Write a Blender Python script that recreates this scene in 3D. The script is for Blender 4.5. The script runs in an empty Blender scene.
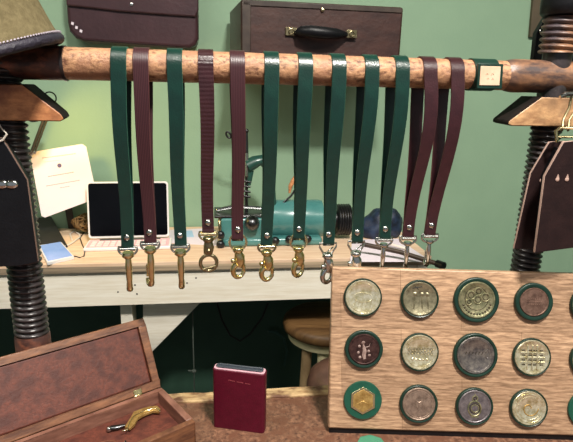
import bpy, bmesh, math, random
from mathutils import Vector as V, Matrix, noise
random.seed(7)
S = bpy.context.scene; COL = S.collection
PI = math.pi
# ------------------------------------------------------------------ camera
FPX = 520.0
yaw, pit, rol = math.radians(8), math.radians(14.9), math.radians(1.4)
CAMP = V((0, 0, 1.36))
F = V((math.sin(yaw)*math.cos(pit), math.cos(yaw)*math.cos(pit), -math.sin(pit)))
R0 = V((math.cos(yaw), -math.sin(yaw), 0)); U0 = R0.cross(F)
RR = math.cos(rol)*R0 + math.sin(rol)*U0; UU = math.cos(rol)*U0 - math.sin(rol)*R0
cd = bpy.data.cameras.new('camera'); cam = bpy.data.objects.new('camera', cd); COL.objects.link(cam)
cd.sensor_width = 36; cd.lens = 36*FPX/573; cd.clip_start = .02
m = Matrix((RR, UU, -F)).transposed().to_4x4(); m.translation = CAMP; cam.matrix_world = m
S.camera = cam
def ray(x, y): return F + RR*((x-286.5)/FPX) - UU*((y-221)/FPX)
def atY(x, y, Y): d = ray(x, y); return CAMP + d*(Y/d.y)
def atZ(x, y, Z): d = ray(x, y); return CAMP + d*((Z-CAMP.z)/d.z)
def atP(x, y, p0, n): d = ray(x, y); return CAMP + d*((p0-CAMP).dot(n)/d.dot(n))
TZ, BZ = .873, .94          # front table top, pine bench top
XA, YA, ZA = V((1,0,0)), V((0,1,0)), V((0,0,1))

# ------------------------------------------------------------------ materials
def lin(c):
    return tuple(((v/255)/12.92 if v/255 <= .04045 else ((v/255+.055)/1.055)**2.4) for v in c) + (1,)
def mat(name, c1, c2=None, scale=20, stretch=(1,1,1), rough=.6, metal=0, bump=0, bscale=None, kind='noise',
        detail=4, spec=.5, coat=0, lo=.35, hi=.65, emit=0, rot=(0,0,0), dist=0, rough2=None, sheen=0, c3=None, c3scale=3):
    mt = bpy.data.materials.new(name); mt.use_nodes = True
    N, L = mt.node_tree.nodes, mt.node_tree.links
    b = N['Principled BSDF']
    b.inputs['Roughness'].default_value = rough; b.inputs['Metallic'].default_value = metal
    b.inputs['Specular IOR Level'].default_value = spec; b.inputs['Coat Weight'].default_value = coat
    b.inputs['Coat Roughness'].default_value = .2
    tc = N.new('ShaderNodeTexCoord'); mp = N.new('ShaderNodeMapping')
    mp.inputs['Scale'].default_value = stretch; mp.inputs['Rotation'].default_value = rot
    L.new(tc.outputs['Object'], mp.inputs['Vector'])
    if kind == 'wave':
        t = N.new('ShaderNodeTexWave'); t.inputs['Scale'].default_value = scale; t.inputs['Distortion'].default_value = dist
        t.inputs['Detail'].default_value = detail; t.inputs['Detail Scale'].default_value = 1.5
    else:
        t = N.new('ShaderNodeTexNoise'); t.inputs['Scale'].default_value = scale; t.inputs['Detail'].default_value = detail
        t.inputs['Roughness'].default_value = .65; t.inputs['Distortion'].default_value = dist
    L.new(mp.outputs[0], t.inputs['Vector'])
    fac = t.outputs['Fac']
    r = N.new('ShaderNodeValToRGB'); r.color_ramp.elements[0].position = lo; r.color_ramp.elements[1].position = hi
    r.color_ramp.elements[0].color = lin(c1); r.color_ramp.elements[1].color = lin(c2 or c1)
    L.new(fac, r.inputs[0]); out = r.outputs[0]
    if c3:
        n3 = N.new('ShaderNodeTexNoise'); n3.inputs['Scale'].default_value = c3scale; n3.inputs['Detail'].default_value = 5
        L.new(tc.outputs['Object'], n3.inputs['Vector'])
        r3 = N.new('ShaderNodeValToRGB'); r3.color_ramp.elements[0].position = .48; r3.color_ramp.elements[1].position = .62
        L.new(n3.outputs['Fac'], r3.inputs[0])
        mx = N.new('ShaderNodeMix'); mx.data_type = 'RGBA'
        L.new(r3.outputs[0], mx.inputs['Factor']); L.new(out, mx.inputs['A']); mx.inputs['B'].default_value = lin(c3); out = mx.outputs['Result']
    L.new(out, b.inputs['Base Color'])
    if rough2 is not None:
        mr = N.new('ShaderNodeMapRange'); mr.inputs['To Min'].default_value = rough; mr.inputs['To Max'].default_value = rough2
        L.new(fac, mr.inputs['Value']); L.new(mr.outputs[0], b.inputs['Roughness'])
    if bump:
        bn = N.new('ShaderNodeBump'); bn.inputs['Strength'].default_value = bump; bn.inputs['Distance'].default_value = .002
        if bscale:
            t2 = N.new('ShaderNodeTexNoise'); t2.inputs['Scale'].default_value = bscale; t2.inputs['Detail'].default_value = 5
            L.new(tc.outputs['Object'], t2.inputs['Vector']); L.new(t2.outputs['Fac'], bn.inputs['Height'])
        else: L.new(fac, bn.inputs['Height'])
        L.new(bn.outputs[0], b.inputs['Normal'])
    if emit:
        L.new(out, b.inputs['Emission Color']); b.inputs['Emission Strength'].default_value = emit
    return mt
M = {}
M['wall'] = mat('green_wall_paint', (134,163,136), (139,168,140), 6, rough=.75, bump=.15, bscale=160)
M['wall_low'] = mat('dark_green_wall_paint', (46,74,60), (50,79,64), 6, rough=.6, bump=.1, bscale=120)  # dark green lower wall, with the shade below the bench worked into its colour
M['floor'] = mat('floor_boards', (52,48,42), (64,58,50), 8, (1,8,1), rough=.8)
M['ceil'] = mat('ceiling_paint', (215,215,205), rough=.9)
M['beam'] = mat('worn_hornbeam', (104,68,50), (184,138,102), 170, (.6,1,1), rough=.5, bump=.8, detail=7, lo=.36, hi=.54, c3=(158,114,86), c3scale=45)
M['beam_dark'] = mat('dark_stained_hornbeam', (52,32,29), (134,80,60), 75, (.6,1,1), rough=.42, bump=.6, detail=6, lo=.4, hi=.66, c3=(74,50,46), c3scale=40)
M['beam_dark2'] = mat('smoky_hornbeam', (66,52,50), (156,112,80), 55, (.4,1,1), rough=.42, bump=.6, detail=6, lo=.38, hi=.66, c3=(70,60,64), c3scale=14)
M['nut'] = mat('reddish_hornbeam_nut', (146,88,54), (214,148,98), 40, (1,1,2), rough=.45, bump=.5, detail=6, c3=(120,72,50), c3scale=20)
M['nut2'] = mat('pale_hornbeam_nut', (146,106,74), (210,166,120), 40, (1,1,2), rough=.45, bump=.5, detail=6, c3=(138,106,78), c3scale=20)
M['nut_side'] = mat('blackened_nut_side', (20,16,15), (36,27,24), 40, rough=.75, bump=.3, spec=.15)
M['screw'] = mat('dark_waxed_screw_wood', (34,30,31), (62,55,56), 60, rough=.3, bump=.3, spec=.6)
M['green_leather'] = mat('green_bridle_leather', (7,39,33), (9,47,39), 60, rough=.3, bump=.2, bscale=500, spec=.6)
M['green_edge'] = mat('green_burnished_edge', (44,88,72), rough=.4)
M['burg_leather'] = mat('burgundy_bridle_leather', (44,18,23), (54,24,29), 60, rough=.32, bump=.2, bscale=500, spec=.6)
M['burg_lined'] = mat('burgundy_lined_leather', (46,19,24), (66,34,39), 150, kind='wave', dist=.4, detail=1, rough=.4, bump=.12, lo=.3, hi=.9)
M['burg_edge'] = mat('burgundy_edge', (92,52,50), rough=.5)
M['brass'] = mat('polished_brass', (204,184,126), (232,218,168), 90, rough=.2, metal=1, rough2=.3)
M['pale_brass'] = mat('pale_brass', (222,204,154), (238,226,186), 90, rough=.2, metal=1)
M['old_brass'] = mat('aged_brass', (138,126,98), (186,172,134), 120, rough=.28, metal=1)
M['nickel'] = mat('nickel_plate', (190,190,186), (216,216,212), 90, rough=.16, metal=1)
M['dark_steel'] = mat('dark_steel', (70,70,72), (110,110,112), 90, rough=.3, metal=1)
M['pine'] = mat('pale_pine', (228,218,198), (242,236,222), 9, (1,8,14), rough=.6, bump=.15, detail=5)
M['pine_top'] = mat('pine_bench_top', (214,178,146), (232,204,176), 9, (1,9,9), rough=.55, bump=.1, detail=5)
M['ply'] = mat('plywood_edge', (112,100,84), (196,172,142), 90, (.02,1,2), kind='noise', rough=.7)
M['table'] = mat('red_brown_worn_table', (66,42,34), (136,98,76), 150, rough=.42, bump=.5, detail=8, c3=(100,66,50), c3scale=60)
M['table_edge'] = mat('chipped_pale_wood', (150,116,78), (206,176,130), 40, (1,3,3), rough=.7, bump=.8, detail=6, c3=(98,64,44), c3scale=30)
M['board'] = mat('light_walnut_board', (136,108,84), (194,162,132), 40, (1,1,9), rough=.45, bump=.15, detail=7, dist=.5)
M['box'] = mat('walnut_box', (82,50,36), (134,90,62), 22, (1.5,1,7), rough=.38, bump=.2, detail=6, rot=(0,0,-.52))
M['box_pink'] = mat('box_rim_wood', (104,68,56), (140,98,82), 22, (1.5,1,7), rough=.45, bump=.2, detail=6)
M['lining'] = mat('red_brown_suede_lining', (78,37,27), (104,52,38), 240, rough=.6, bump=.3, detail=8, c3=(72,33,25), c3scale=60)
M['case'] = mat('burgundy_case_leather', (76,6,28), (84,8,32), 80, rough=.42, bump=.2, bscale=500, spec=.3)
M['case_rim'] = mat('pale_pink_rim', (190,150,160), rough=.5)
M['slate'] = mat('slate_insert', (52,58,66), rough=.4)
M['gold_foil'] = mat('faint_gold_stamp', (140,62,70), rough=.4)
M['bag'] = mat('dark_brown_bag_leather', (54,35,39), (70,46,50), 8, rough=.34, bump=.25, bscale=120, detail=6)
M['chest'] = mat('dark_chest_leather', (50,30,27), (70,44,38), 12, (1,1,3), rough=.4, bump=.3, bscale=90, detail=6)
M['chest_trim'] = mat('chest_trim_leather', (52,42,38), (72,60,52), 20, rough=.4, bump=.2)
M['black'] = mat('black_leather', (12,12,16), (17,17,21), 60, rough=.42, bump=.2, bscale=300, spec=.3)
M['black_plastic'] = mat('black_plastic', (18,18,20), rough=.35)
M['brown_pouch'] = mat('dark_brown_pouch_leather', (30,18,19), (40,25,25), 40, rough=.5, bump=.2, bscale=300, spec=.25)
M['pouch_edge'] = mat('raw_pouch_edge', (176,146,134), rough=.6)
M['black_edge'] = mat('raw_black_pouch_edge', (112,88,78), rough=.6)
M['felt'] = mat('olive_felt', (96,86,62), (114,103,76), 120, rough=.95, bump=.3, bscale=500, spec=.1)
M['navy'] = mat('navy_braid', (24,20,34), (44,38,52), 160, rough=.6, bump=.8, bscale=260)
M['braid_light'] = mat('grey_stitch', (150,140,150), rough=.7)
M['screen'] = mat('dark_glass_screen', (5,6,10), (9,10,15), 8, rough=.12, spec=.2)
M['lap_white'] = mat('laptop_white', (230,226,224), rough=.35)
M['lap_pink'] = mat('laptop_pink_deck', (232,184,190), rough=.4)
M['phone_screen'] = mat('lit_phone_screen', (120,150,205), (140,165,215), 10, rough=.2, emit=.35)
M['note'] = mat('charcoal_notebook', (30,28,28), (38,35,34), 30, rough=.5)
M['paper'] = mat('white_paper', (226,214,222), rough=.7)
M['paper_blue'] = mat('pale_blue_paper', (170,200,222), rough=.7)
M['ink'] = mat('grey_ink', (178,164,176), rough=.8)
M['ink_dark'] = mat('dark_ink', (96,84,120), rough=.8)
M['cable_white'] = mat('white_cable', (226,216,204), rough=.45)
M['cable_black'] = mat('black_cable', (18,18,18), rough=.5)
M['cord_grey'] = mat('grey_cord', (84,92,84), rough=.7)
M['teal_hose'] = mat('dull_teal_hose', (50,84,78), rough=.5)
M['teal'] = mat('teal_enamel', (62,118,116), (80,134,130), 14, rough=.26, coat=.5, bump=.05, detail=5)
M['teal_dark'] = mat('dark_teal_enamel', (30,66,58), (38,78,68), 18, rough=.35, coat=.3)
M['rope'] = mat('brown_twine', (96,70,40), (150,116,70), 80, rough=.9)
M['stool_wood'] = mat('stool_seat_wood', (86,60,34), (124,92,56), 10, (1,6,1), rough=.5)
M['stool_cream'] = mat('cream_stool_paint', (214,204,160), (224,214,172), 10, rough=.5)
M['stool_leg'] = mat('stool_leg_wood', (150,122,88), (176,148,110), 10, rough=.5)
M['saddle'] = mat('brown_cushion_leather', (92,66,56), (120,90,76), 20, rough=.4, bump=.2)
M['indigo'] = mat('dark_navy_cloth', (14,20,34), (34,50,76), 40, rough=.5, bump=.5, detail=4)
M['stick'] = mat('dark_brown_stick', (54,42,34), (84,66,52), 20, rough=.4)
M['tag'] = mat('pale_tan_label', (206,172,144), (220,190,164), 40, rough=.6)
M['tag_mark'] = mat('faint_brown_stamp', (176,140,112), rough=.6)
M['tag_green'] = mat('dark_green_cuff_leather', (10,40,32), (16,50,40), 40, rough=.4)
M['coaster'] = mat('green_coaster_leather', (58,118,92), (66,128,100), 50, rough=.5)
M['lamp'] = mat('grey_lamp_metal', (96,92,86), rough=.4, metal=.8)
M['bulb'] = mat('warm_bulb', (255,214,140), emit=6)
M['panel_light'] = mat('ceiling_lamp_diffuser', (255,246,230), emit=3)
M['brown_hang'] = mat('olive_brown_leather_hide', (76,66,50), (88,76,58), 20, rough=.6)
M['green_rim'] = mat('green_badge_rim', (9,36,27), (14,46,35), 60, rough=.38, bump=.1)
M['disc_green'] = mat('flat_green_badge', (14,66,51), (20,76,59), 60, rough=.42)

def board_wood():
    mt = M['board']; N, L = mt.node_tree.nodes, mt.node_tree.links; b = N['Principled BSDF']
    src = b.inputs['Base Color'].links[0].from_socket
    tc = N.new('ShaderNodeTexCoord'); sp = N.new('ShaderNodeSeparateXYZ'); cb = N.new('ShaderNodeCombineXYZ')
    L.new(tc.outputs['Object'], sp.inputs[0]); L.new(sp.outputs['X'], cb.inputs['X']); L.new(sp.outputs['Z'], cb.inputs['Y'])
    bt = N.new('ShaderNodeTexBrick'); bt.inputs['Scale'].default_value = 1; bt.inputs['Brick Width'].default_value = .17; bt.inputs['Row Height'].default_value = .047
    bt.inputs['Mortar Size'].default_value = .0004; bt.inputs['Color1'].default_value = (.80,.76,.74,1); bt.inputs['Color2'].default_value = (1.12,1.08,1.06,1); bt.inputs['Mortar'].default_value = (.6,.55,.5,1)
    L.new(cb.outputs[0], bt.inputs['Vector'])
    wv = N.new('ShaderNodeTexWave'); wv.inputs['Scale'].default_value = 42; wv.inputs['Distortion'].default_value = 9; wv.inputs['Detail'].default_value = 4; wv.inputs['Detail Scale'].default_value = 2
    mp = N.new('ShaderNodeMapping'); mp.inputs['Scale'].default_value = (.35,1,1); wv.bands_direction = 'Y'
    L.new(cb.outputs[0], mp.inputs['Vector']); L.new(mp.outputs[0], wv.inputs['Vector'])
    rr = N.new('ShaderNodeValToRGB'); rr.color_ramp.elements[0].color = (.78,.76,.74,1); rr.color_ramp.elements[1].color = (1.04,1.03,1.02,1); L.new(wv.outputs['Fac'], rr.inputs[0])
    def mul(x, y):
        q = N.new('ShaderNodeMix'); q.data_type = 'RGBA'; q.blend_type = 'MULTIPLY'; q.inputs['Factor'].default_value = 1
        L.new(x, q.inputs['A']); L.new(y, q.inputs['B']); return q.outputs['Result']
    L.new(mul(mul(src, bt.outputs['Color']), rr.outputs[0]), b.inputs['Base Color'])
board_wood()

# ------------------------------------------------------------------ mesh builder
class MB:
    def __init__(s, bevel=0, seg=2, angle=35, subsurf=0, flat=False):
        s.v, s.f, s.mi, s.mats = [], [], [], []
        s.bevel, s.seg, s.angle, s.sub, s.flat = bevel, seg, angle, subsurf, flat
    def mid(s, m):
        m = M[m] if isinstance(m, str) else m
        if m not in s.mats: s.mats.append(m)
        return s.mats.index(m)
    def add(s, vs, fs, m):
        k = len(s.v); i = s.mid(m); s.v += [V(p) for p in vs]
        for f in fs: s.f.append([k+a for a in f]); s.mi.append(i)
    def frame(s, c, ex, ey, ez, m):      # box centred at c with half-extent vectors
        vs = [c+ex*a+ey*b+ez*d for a in (-1,1) for b in (-1,1) for d in (-1,1)]
        s.add(vs, [(0,1,3,2),(4,6,7,5),(0,4,5,1),(2,3,7,6),(0,2,6,4),(1,5,7,3)], m)
    def box(s, lo, hi, m):
        lo, hi = V(lo), V(hi); c = (lo+hi)/2; h = (hi-lo)/2
        s.frame(c, XA*h.x, YA*h.y, ZA*h.z, m)
    def prism(s, pts, vec, m, edge=None):   # polygon extruded by vec
        n = len(pts); pts = [V(p) for p in pts]; vec = V(vec)
        s.add(pts+[p+vec for p in pts], [tuple(range(n)), tuple(range(2*n-1, n-1, -1))], m)
        k = len(s.v)-2*n; i = s.mid(edge or m)
        for a in range(n):
            b = (a+1) % n; s.f.append([k+a, k+n+a, k+n+b, k+b]); s.mi.append(i)
    def tube(s, path, r, m, n=8, caps=True, closed=False, flatn=1):
        path = [V(p) for p in path]; K = len(path)
        rs = r if isinstance(r, (list, tuple)) else [r]*K
        vs, prev = [], None
        for i, p in enumerate(path):
            if closed: t = path[(i+1) % K]-path[i-1]
            else: t = path[min(i+1, K-1)]-path[max(i-1, 0)]
            t = t.normalized() if t.length > 0 else ZA
            if prev is None:
                a = t.cross(ZA) if abs(t.z) < .9 else t.cross(YA)
                a.normalize()
            else:
                a = prev-t*prev.dot(t); a.normalize()
            prev = a; b = t.cross(a)
            for j in range(n):
                q = 2*PI*j/n; vs.append(p+(a*math.cos(q)+b*math.sin(q)*flatn)*rs[i])
        fs = []
        for i in range(K if closed else K-1):
            i2 = (i+1) % K
            for j in range(n):
                j2 = (j+1) % n; fs.append((i*n+j, i*n+j2, i2*n+j2, i2*n+j))
        if caps and not closed: fs += [tuple(range(n-1, -1, -1)), tuple((K-1)*n+j for j in range(n))]
        s.add(vs, fs, m)
    def lathe(s, prof, o, ax, m, n=40, caps=True):   # prof: (r, h) along ax
        o, ax = V(o), V(ax).normalized(); a = ax.orthogonal().normalized(); b = ax.cross(a)
        vs = [o+ax*h+(a*math.cos(2*PI*j/n)+b*math.sin(2*PI*j/n))*r for r, h in prof for j in range(n)]
        fs = [(i*n+j, i*n+(j+1) % n, (i+1)*n+(j+1) % n, (i+1)*n+j) for i in range(len(prof)-1) for j in range(n)]
        if caps: fs += [tuple(range(n-1, -1, -1)), tuple((len(prof)-1)*n+j for j in range(n))]
        s.add(vs, fs, m)
    def torus(s, c, ex, ey, R, r, m, n=28, k=8, a0=0, a1=2*PI, sx=1, sy=1):
        ex, ey = V(ex), V(ey); full = abs(a1-a0) > 6.28
        N = n if full else n+1
        p = [V(c)+ex*(R*sx*math.cos(a0+(a1-a0)*i/n))+ey*(R*sy*math.sin(a0+(a1-a0)*i/n)) for i in range(N)]
        s.tube(p, r, m, k, closed=full)
    def ball(s, c, r, m, n=16, sc=(1,1,1)):
        c = V(c); vs, fs = [], []; K = n//2
        for i in range(K+1):
            for j in range(n):
                t, q = PI*i/K, 2*PI*j/n
                vs.append(c+V((r*sc[0]*math.sin(t)*math.cos(q), r*sc[1]*math.sin(t)*math.sin(q), r*sc[2]*math.cos(t))))
        for i in range(K):
            for j in range(n): fs.append((i*n+j, (i+1)*n+j, (i+1)*n+(j+1) % n, i*n+(j+1) % n))
        s.add(vs, fs, m)
    def build(s, name, parent=None, origin=None, label=None, cat=None, group=None, kind=None):
        if parent is not None: o0 = world(parent)
        elif origin is not None: o0 = V(origin)
        else:
            o0 = sum(s.v, V())/len(s.v); o0.z = min(p.z for p in s.v)
        me = bpy.data.meshes.new(name); me.from_pydata([p-o0 for p in s.v], [], s.f)
        for mt in s.mats: me.materials.append(mt)
        for p, i in zip(me.polygons, s.mi): p.material_index = i
        bm = bmesh.new(); bm.from_mesh(me); bmesh.ops.remove_doubles(bm, verts=bm.verts, dist=1e-6)
        bmesh.ops.recalc_face_normals(bm, faces=bm.faces); bm.to_mesh(me); bm.free()
        if not s.flat:
            for p in me.polygons: p.use_smooth = True
            me.set_sharp_from_angle(angle=math.radians(s.angle))
        o = bpy.data.objects.new(name, me); COL.objects.link(o)
        if parent is not None: o.parent = parent
        else: o.location = o0
        WO[o.name] = o0
        if s.bevel:
            b = o.modifiers.new('bevel', 'BEVEL'); b.width = s.bevel; b.segments = s.seg; b.limit_method = 'ANGLE'
            b.angle_limit = math.radians(40); b.harden_normals = False
        if s.sub:
            b = o.modifiers.new('sub', 'SUBSURF'); b.levels = b.render_levels = s.sub
        tag(o, label, cat, group, kind)
        return o
class SMB(MB):
    k = 1.0
    def tube(s, path, r, *a, **q): MB.tube(s, path, [x*s.k for x in r] if isinstance(r, (list, tuple)) else r*s.k, *a, **q)
    def ball(s, c, r, *a, **q): MB.ball(s, c, r*s.k, *a, **q)
    def lathe(s, prof, *a, **q): MB.lathe(s, [(x*s.k, y*s.k) for x, y in prof], *a, **q)
    def torus(s, c, ex, ey, R, r, *a, **q): MB.torus(s, c, ex, ey, R*s.k, r, *a, **q)
WO = {}
def world(o): return WO[o.name]
def tag(o, label=None, cat=None, group=None, kind=None):
    for k, v in (('label', label), ('category', cat), ('group', group), ('kind', kind)):
        if v: o[k] = v
def thing(name, loc, label, cat, group=None):
    o = bpy.data.objects.new(name, None); COL.objects.link(o); o.location = loc; WO[o.name] = V(loc)
    o.empty_display_size = .02; tag(o, label, cat, group); return o

# ------------------------------------------------------------------ setting
WY = 1.52
w = MB(); w.box((-3.2, WY, .72), (3.6, WY+.1, 2.7), 'wall'); w.build('wall_back', kind='structure')
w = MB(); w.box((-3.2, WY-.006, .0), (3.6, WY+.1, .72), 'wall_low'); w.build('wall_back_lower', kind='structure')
w = MB(); w.box((-3.2, -2.2, -.05), (3.6, WY+.1, 0), 'floor'); w.build('floor', kind='structure')
w = MB(); w.box((-3.2, -2.2, 2.7), (3.6, WY+.1, 2.75), 'ceil'); w.build('ceiling', kind='structure')
w = MB(); w.box((-3.3, -2.2, 0), (-3.2, WY+.1, 2.7), 'wall'); w.build('wall_left', kind='structure')
w = MB(); w.box((3.6, -2.2, 0), (3.7, WY+.1, 2.7), 'wall'); w.build('wall_right', kind='structure')

# ------------------------------------------------------------------ pine bench
BX1 = atZ(444,266,BZ).x
bench = thing('pine_workbench', (0, 1.45, 0), 'long pale pine workbench along the green wall behind the hanging straps', 'workbench')
b = MB(bevel=.001); b.box((-1.5, 1.2, BZ-.008), (BX1, WY-.01, BZ), 'pine_top')
b.box((-1.5, 1.2, BZ-.024), (BX1, WY-.01, BZ-.008), 'ply'); b.build('worktop', bench)
b = MB(bevel=.001); b.box((-1.5, 1.208, .829), (BX1-.006, 1.235, BZ-.024), 'pine')
for (px, py) in ((118,292),(135,285),(137,294),(182,284),(187,283),(180,288),(196,278)):
    p = atY(px, py, 1.208); b.lathe([(.0022,0),(.0022,.0006)], p, -YA, 'black_plastic', 10)
b.build('front_rail', bench, label='whitish pine front rail with dark screw holes')
p1, p2 = atY(120.5, 315, 1.24), atY(132.5, 315, 1.24)
b = MB(bevel=.002); b.box((p1.x, 1.24, 0), (p2.x, 1.30, BZ-.024), 'pine'); b.build('leg', bench)
for x in (-1.35, BX1-.08): 
    b = MB(bevel=.002); b.box((x, 1.24, 0), (x+.06, 1.30, BZ-.024), 'pine'); b.build('leg', bench)
for x in (-1.35, BX1-.08):
    b = MB(bevel=.002); b.box((x, WY-.09, 0), (x+.05, WY-.04, BZ-.024), 'pine'); b.build('leg', bench)
q = [atY(*a, 1.25) for a in ((143,303),(202,301),(152,352),(118,386),(100,372),(143,336))]
b = MB(bevel=.001); b.prism(q, (0,.02,0), 'pine'); b.build('brace', bench, label='diagonal pine brace board')

# ------------------------------------------------------------------ front table
table = thing('press_table', (0, .4, 0), 'low red-brown worn table in the foreground with a pale chipped back edge', 'table')
b = MB(bevel=.002); b.box((-.75, -.12, TZ-.045), (.85, .735, TZ), 'table'); b.build('tabletop', table)
b = MB(bevel=.002); n = 90; vs = []
for i in range(n+1):
    x = -.75+1.6*i/n; j = .003*noise.noise(V((x*30,0,0))); k = .004*noise.noise(V((x*22,5,0)))
    vs += [(x,.722+k,TZ-.045),(x,.75+j,TZ-.045),(x,.75+j,TZ+.002+k*.3),(x,.724+k,TZ+.004)]
fs = [(0,3,2,1), tuple(n*4+i for i in (0,1,2,3))]+[(i*4+a,i*4+(a+1)%4,i*4+4+(a+1)%4,i*4+4+a) for i in range(n) for a in range(4)]
b.add(vs, fs, 'table_edge'); b.build('back_lip', table, label='pale chipped wooden edge strip')
for x in (-.7, .74):
    for y in (-.08, .66):
        b = MB(bevel=.003); b.box((x, y, 0), (x+.06, y+.06, TZ-.045), 'table'); b.build('leg', table)

# ------------------------------------------------------------------ wooden screws, nuts and beam
BY = .7
def screw_mesh(x, z0, z1, zt0, r, smooth_to, m='screw', pitch=.0081):
    b = MB(angle=80); n = 40; step = pitch/8; K = int((z1-zt0)/step); vs, fs = [], []
    for i in range(K+1):
        z = zt0+i*step
        for j in range(n):
            ph = ((z/pitch)+j/n) % 1; tri = 1-abs(2*ph-1)
            rr = r-.0046+.0046*min(1, tri*1.25)**.8
            vs.append((x+rr*math.cos(2*PI*j/n), BY+rr*math.sin(2*PI*j/n), z))
    for i in range(K):
        for j in range(n): fs.append((i*n+j, i*n+(j+1) % n, (i+1)*n+(j+1) % n, (i+1)*n+j))
    fs += [tuple(range(n)), tuple(K*n+j for j in range(n))]
    b.add(vs, fs, m); return b
SXL, SXR = -.2555, .472
for x, zt, r, lab, z1 in ((SXL, 1.015, .0225, 'dark wooden press screw left of the strap rail, standing behind the open box', 1.440),
                  (SXR, .96, .0215, 'dark wooden press screw at the right edge behind the medal board', 1.455)):
    t = thing('press_screw', (x, BY, TZ), lab, 'wooden screw')
    if x > 0:
        b = screw_mesh(x, TZ, 1.33, zt, r, 0); b.build('threaded_shaft', t)
        b = screw_mesh(x, 1.40, z1, 1.408, .0255, 0, 'beam_dark2'); b.build('threaded_shaft', t, label='paler greyish screw threads above the rail')
        b = MB(); b.lathe([(.019,1.33),(.019,1.41)], (x,BY,0), ZA, 'screw'); b.build('shaft_core', t)
    else:
        b = screw_mesh(x, TZ, z1, zt, r, 0); b.build('threaded_shaft', t)
    b = MB(); b.lathe([(r+.004,TZ),(r+.004,TZ+.02),(r+.001,TZ+.03),(r+.0005,zt-.004),(r-.001,zt+.001)], (x,BY,0), ZA, 'beam_dark', 40)
    b.build('plain_foot', t)
# beam: lathe along X
beam = thing('wooden_rail', (.1, BY, 1.355), 'round worn wooden press beam the leather straps hang over', 'wooden beam')
bx0, bx1 = atY(66,63,BY), atY(500,75,BY); bz = 1.3765
def beamseg(x0, x1, prof, m, nm, lab=None):
    b = MB(angle=50); n, K = 48, 60; vs, fs = [], []
    for i in range(K+1):
        u = i/K; x = x0+(x1-x0)*u; r = prof(u)
        for j in range(n):
            q = 2*PI*j/n; rr = r+.0006*noise.noise(V((x*40, math.cos(q)*2, math.sin(q)*2)))
            vs.append((x, BY+rr*math.cos(q), bz+rr*math.sin(q)))
    for i in range(K):
        for j in range(n): fs.append((i*n+j, i*n+(j+1) % n, (i+1)*n+(j+1) % n, (i+1)*n+j))
    fs += [tuple(range(n)), tuple(K*n+j for j in range(n))]
    b.add(vs, fs, m); b.build(nm, beam, label=lab)
BR = .0196
beamseg(bx0.x-.002, bx1.x+.012, lambda u: BR, 'beam', 'rail')
beamseg(-.42, bx0.x+.0005, lambda u: .0206 if u < .97 else .0206-.0012*(u-.97)/.03, 'beam_dark', 'end_block', 'dark mottled left end of the beam')
beamseg(bx1.x+.004, .62, lambda u: .0222-.003*max(0, 1-u*14)**2, 'beam_dark2', 'end_block', 'smoky brown right end of the beam')
b = MB(); b.lathe([(.0200,-.002),(.0213,-.0018),(.0213,.0018),(.0200,.002)], (bx0.x-.001,BY,bz), XA, 'screw', 40); b.build('collar', beam)
# leather cuff tag
t = thing('leather_tag', (.37, BY-.02, bz), 'dark green leather tag with a square pale label, wrapped round the wooden rail', 'tag')
xa, xb = atY(476,70,BY-.02).x, atY(503,70,BY-.02).x
b = MB(); b.lathe([(.0197,0),(.0214,0),(.0214,xb-xa-.004),(.0197,xb-xa-.004)], (xa,BY,bz), XA, 'tag_green', 48, False); b.build('cuff', t)
b = MB(bevel=.0006); q = [atY(*a, BY-.0245) for a in ((478.5,63.5),(503.5,64),(502,89),(477,88.5))]; b.prism(q, (0,.004,0), 'tag_green'); b.build('backing', t)
b = MB(bevel=.0004); q = [atY(*a, BY-.0255) for a in ((481,66),(501,66.5),(499.5,85.5),(479.5,85.3))]; b.prism(q, (0,.0015,0), 'tag')
lb = b.build('label', t, label='square pale tan label')
b = MB()
for (x, y, r) in ((487,74,2.1),(492.5,74,2.2),(488,78.5,1.6),(492.5,79,1.6)):
    b.tube([atY(x-r*.6,y+r*.5,BY-.0256), atY(x,y-r*.4,BY-.0256), atY(x+r*.5,y+r*.3,BY-.0256)], .0004, 'tag_mark', 5)
b.build('stamp', lb)

# wing nuts
def wing(name_lab, prof, Yf, Yb, m, core_x):
    t = thing('wing_nut', (core_x, BY, prof[0].z), name_lab, 'wing nut')
    b = MB(bevel=.0015, seg=2); n = len(prof); back = [V((core_x+(p.x-core_x)*.90, Yb, p.z)) for p in prof]; b.add(prof+back, [tuple(range(n))], m); b.add(prof+back, [tuple(range(2*n-1, n-1, -1))]+[(a, n+a, n+(a+1)%n, (a+1)%n) for a in range(n)], 'nut_side'); b.build('nut_body', t); return t
Yf, Yb = .672, .728
L = [atY(*a, Yf) for a in ((22,84.5),(61,114),(64,119),(60,121.5))]
cx = SXL
prof = L + [V((2*cx-p.x, Yf, p.z)) for p in reversed(L)]
tl = wing('wide tapered reddish wooden wing nut on the left screw under the beam', prof, Yf, Yb, 'nut', cx)
b = MB(); b.torus(atY(50,98,.72), XA, ZA, .0075, .0009, 'black_plastic', 20, 6, -.9, 2.6); b.build('wire_hook', tl, label='thin black wire hook')
Lr = [atY(*a, Yf) for a in ((542,97),(509,121),(508,124.5),(512,126))]
prof = Lr + [V((2*(SXR)+.004-p.x, Yf, p.z)) for p in reversed(Lr)]
tr = wing('pale brown wooden wing nut on the right screw under the beam', prof, Yf, Yb, 'nut2', SXR)

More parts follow.
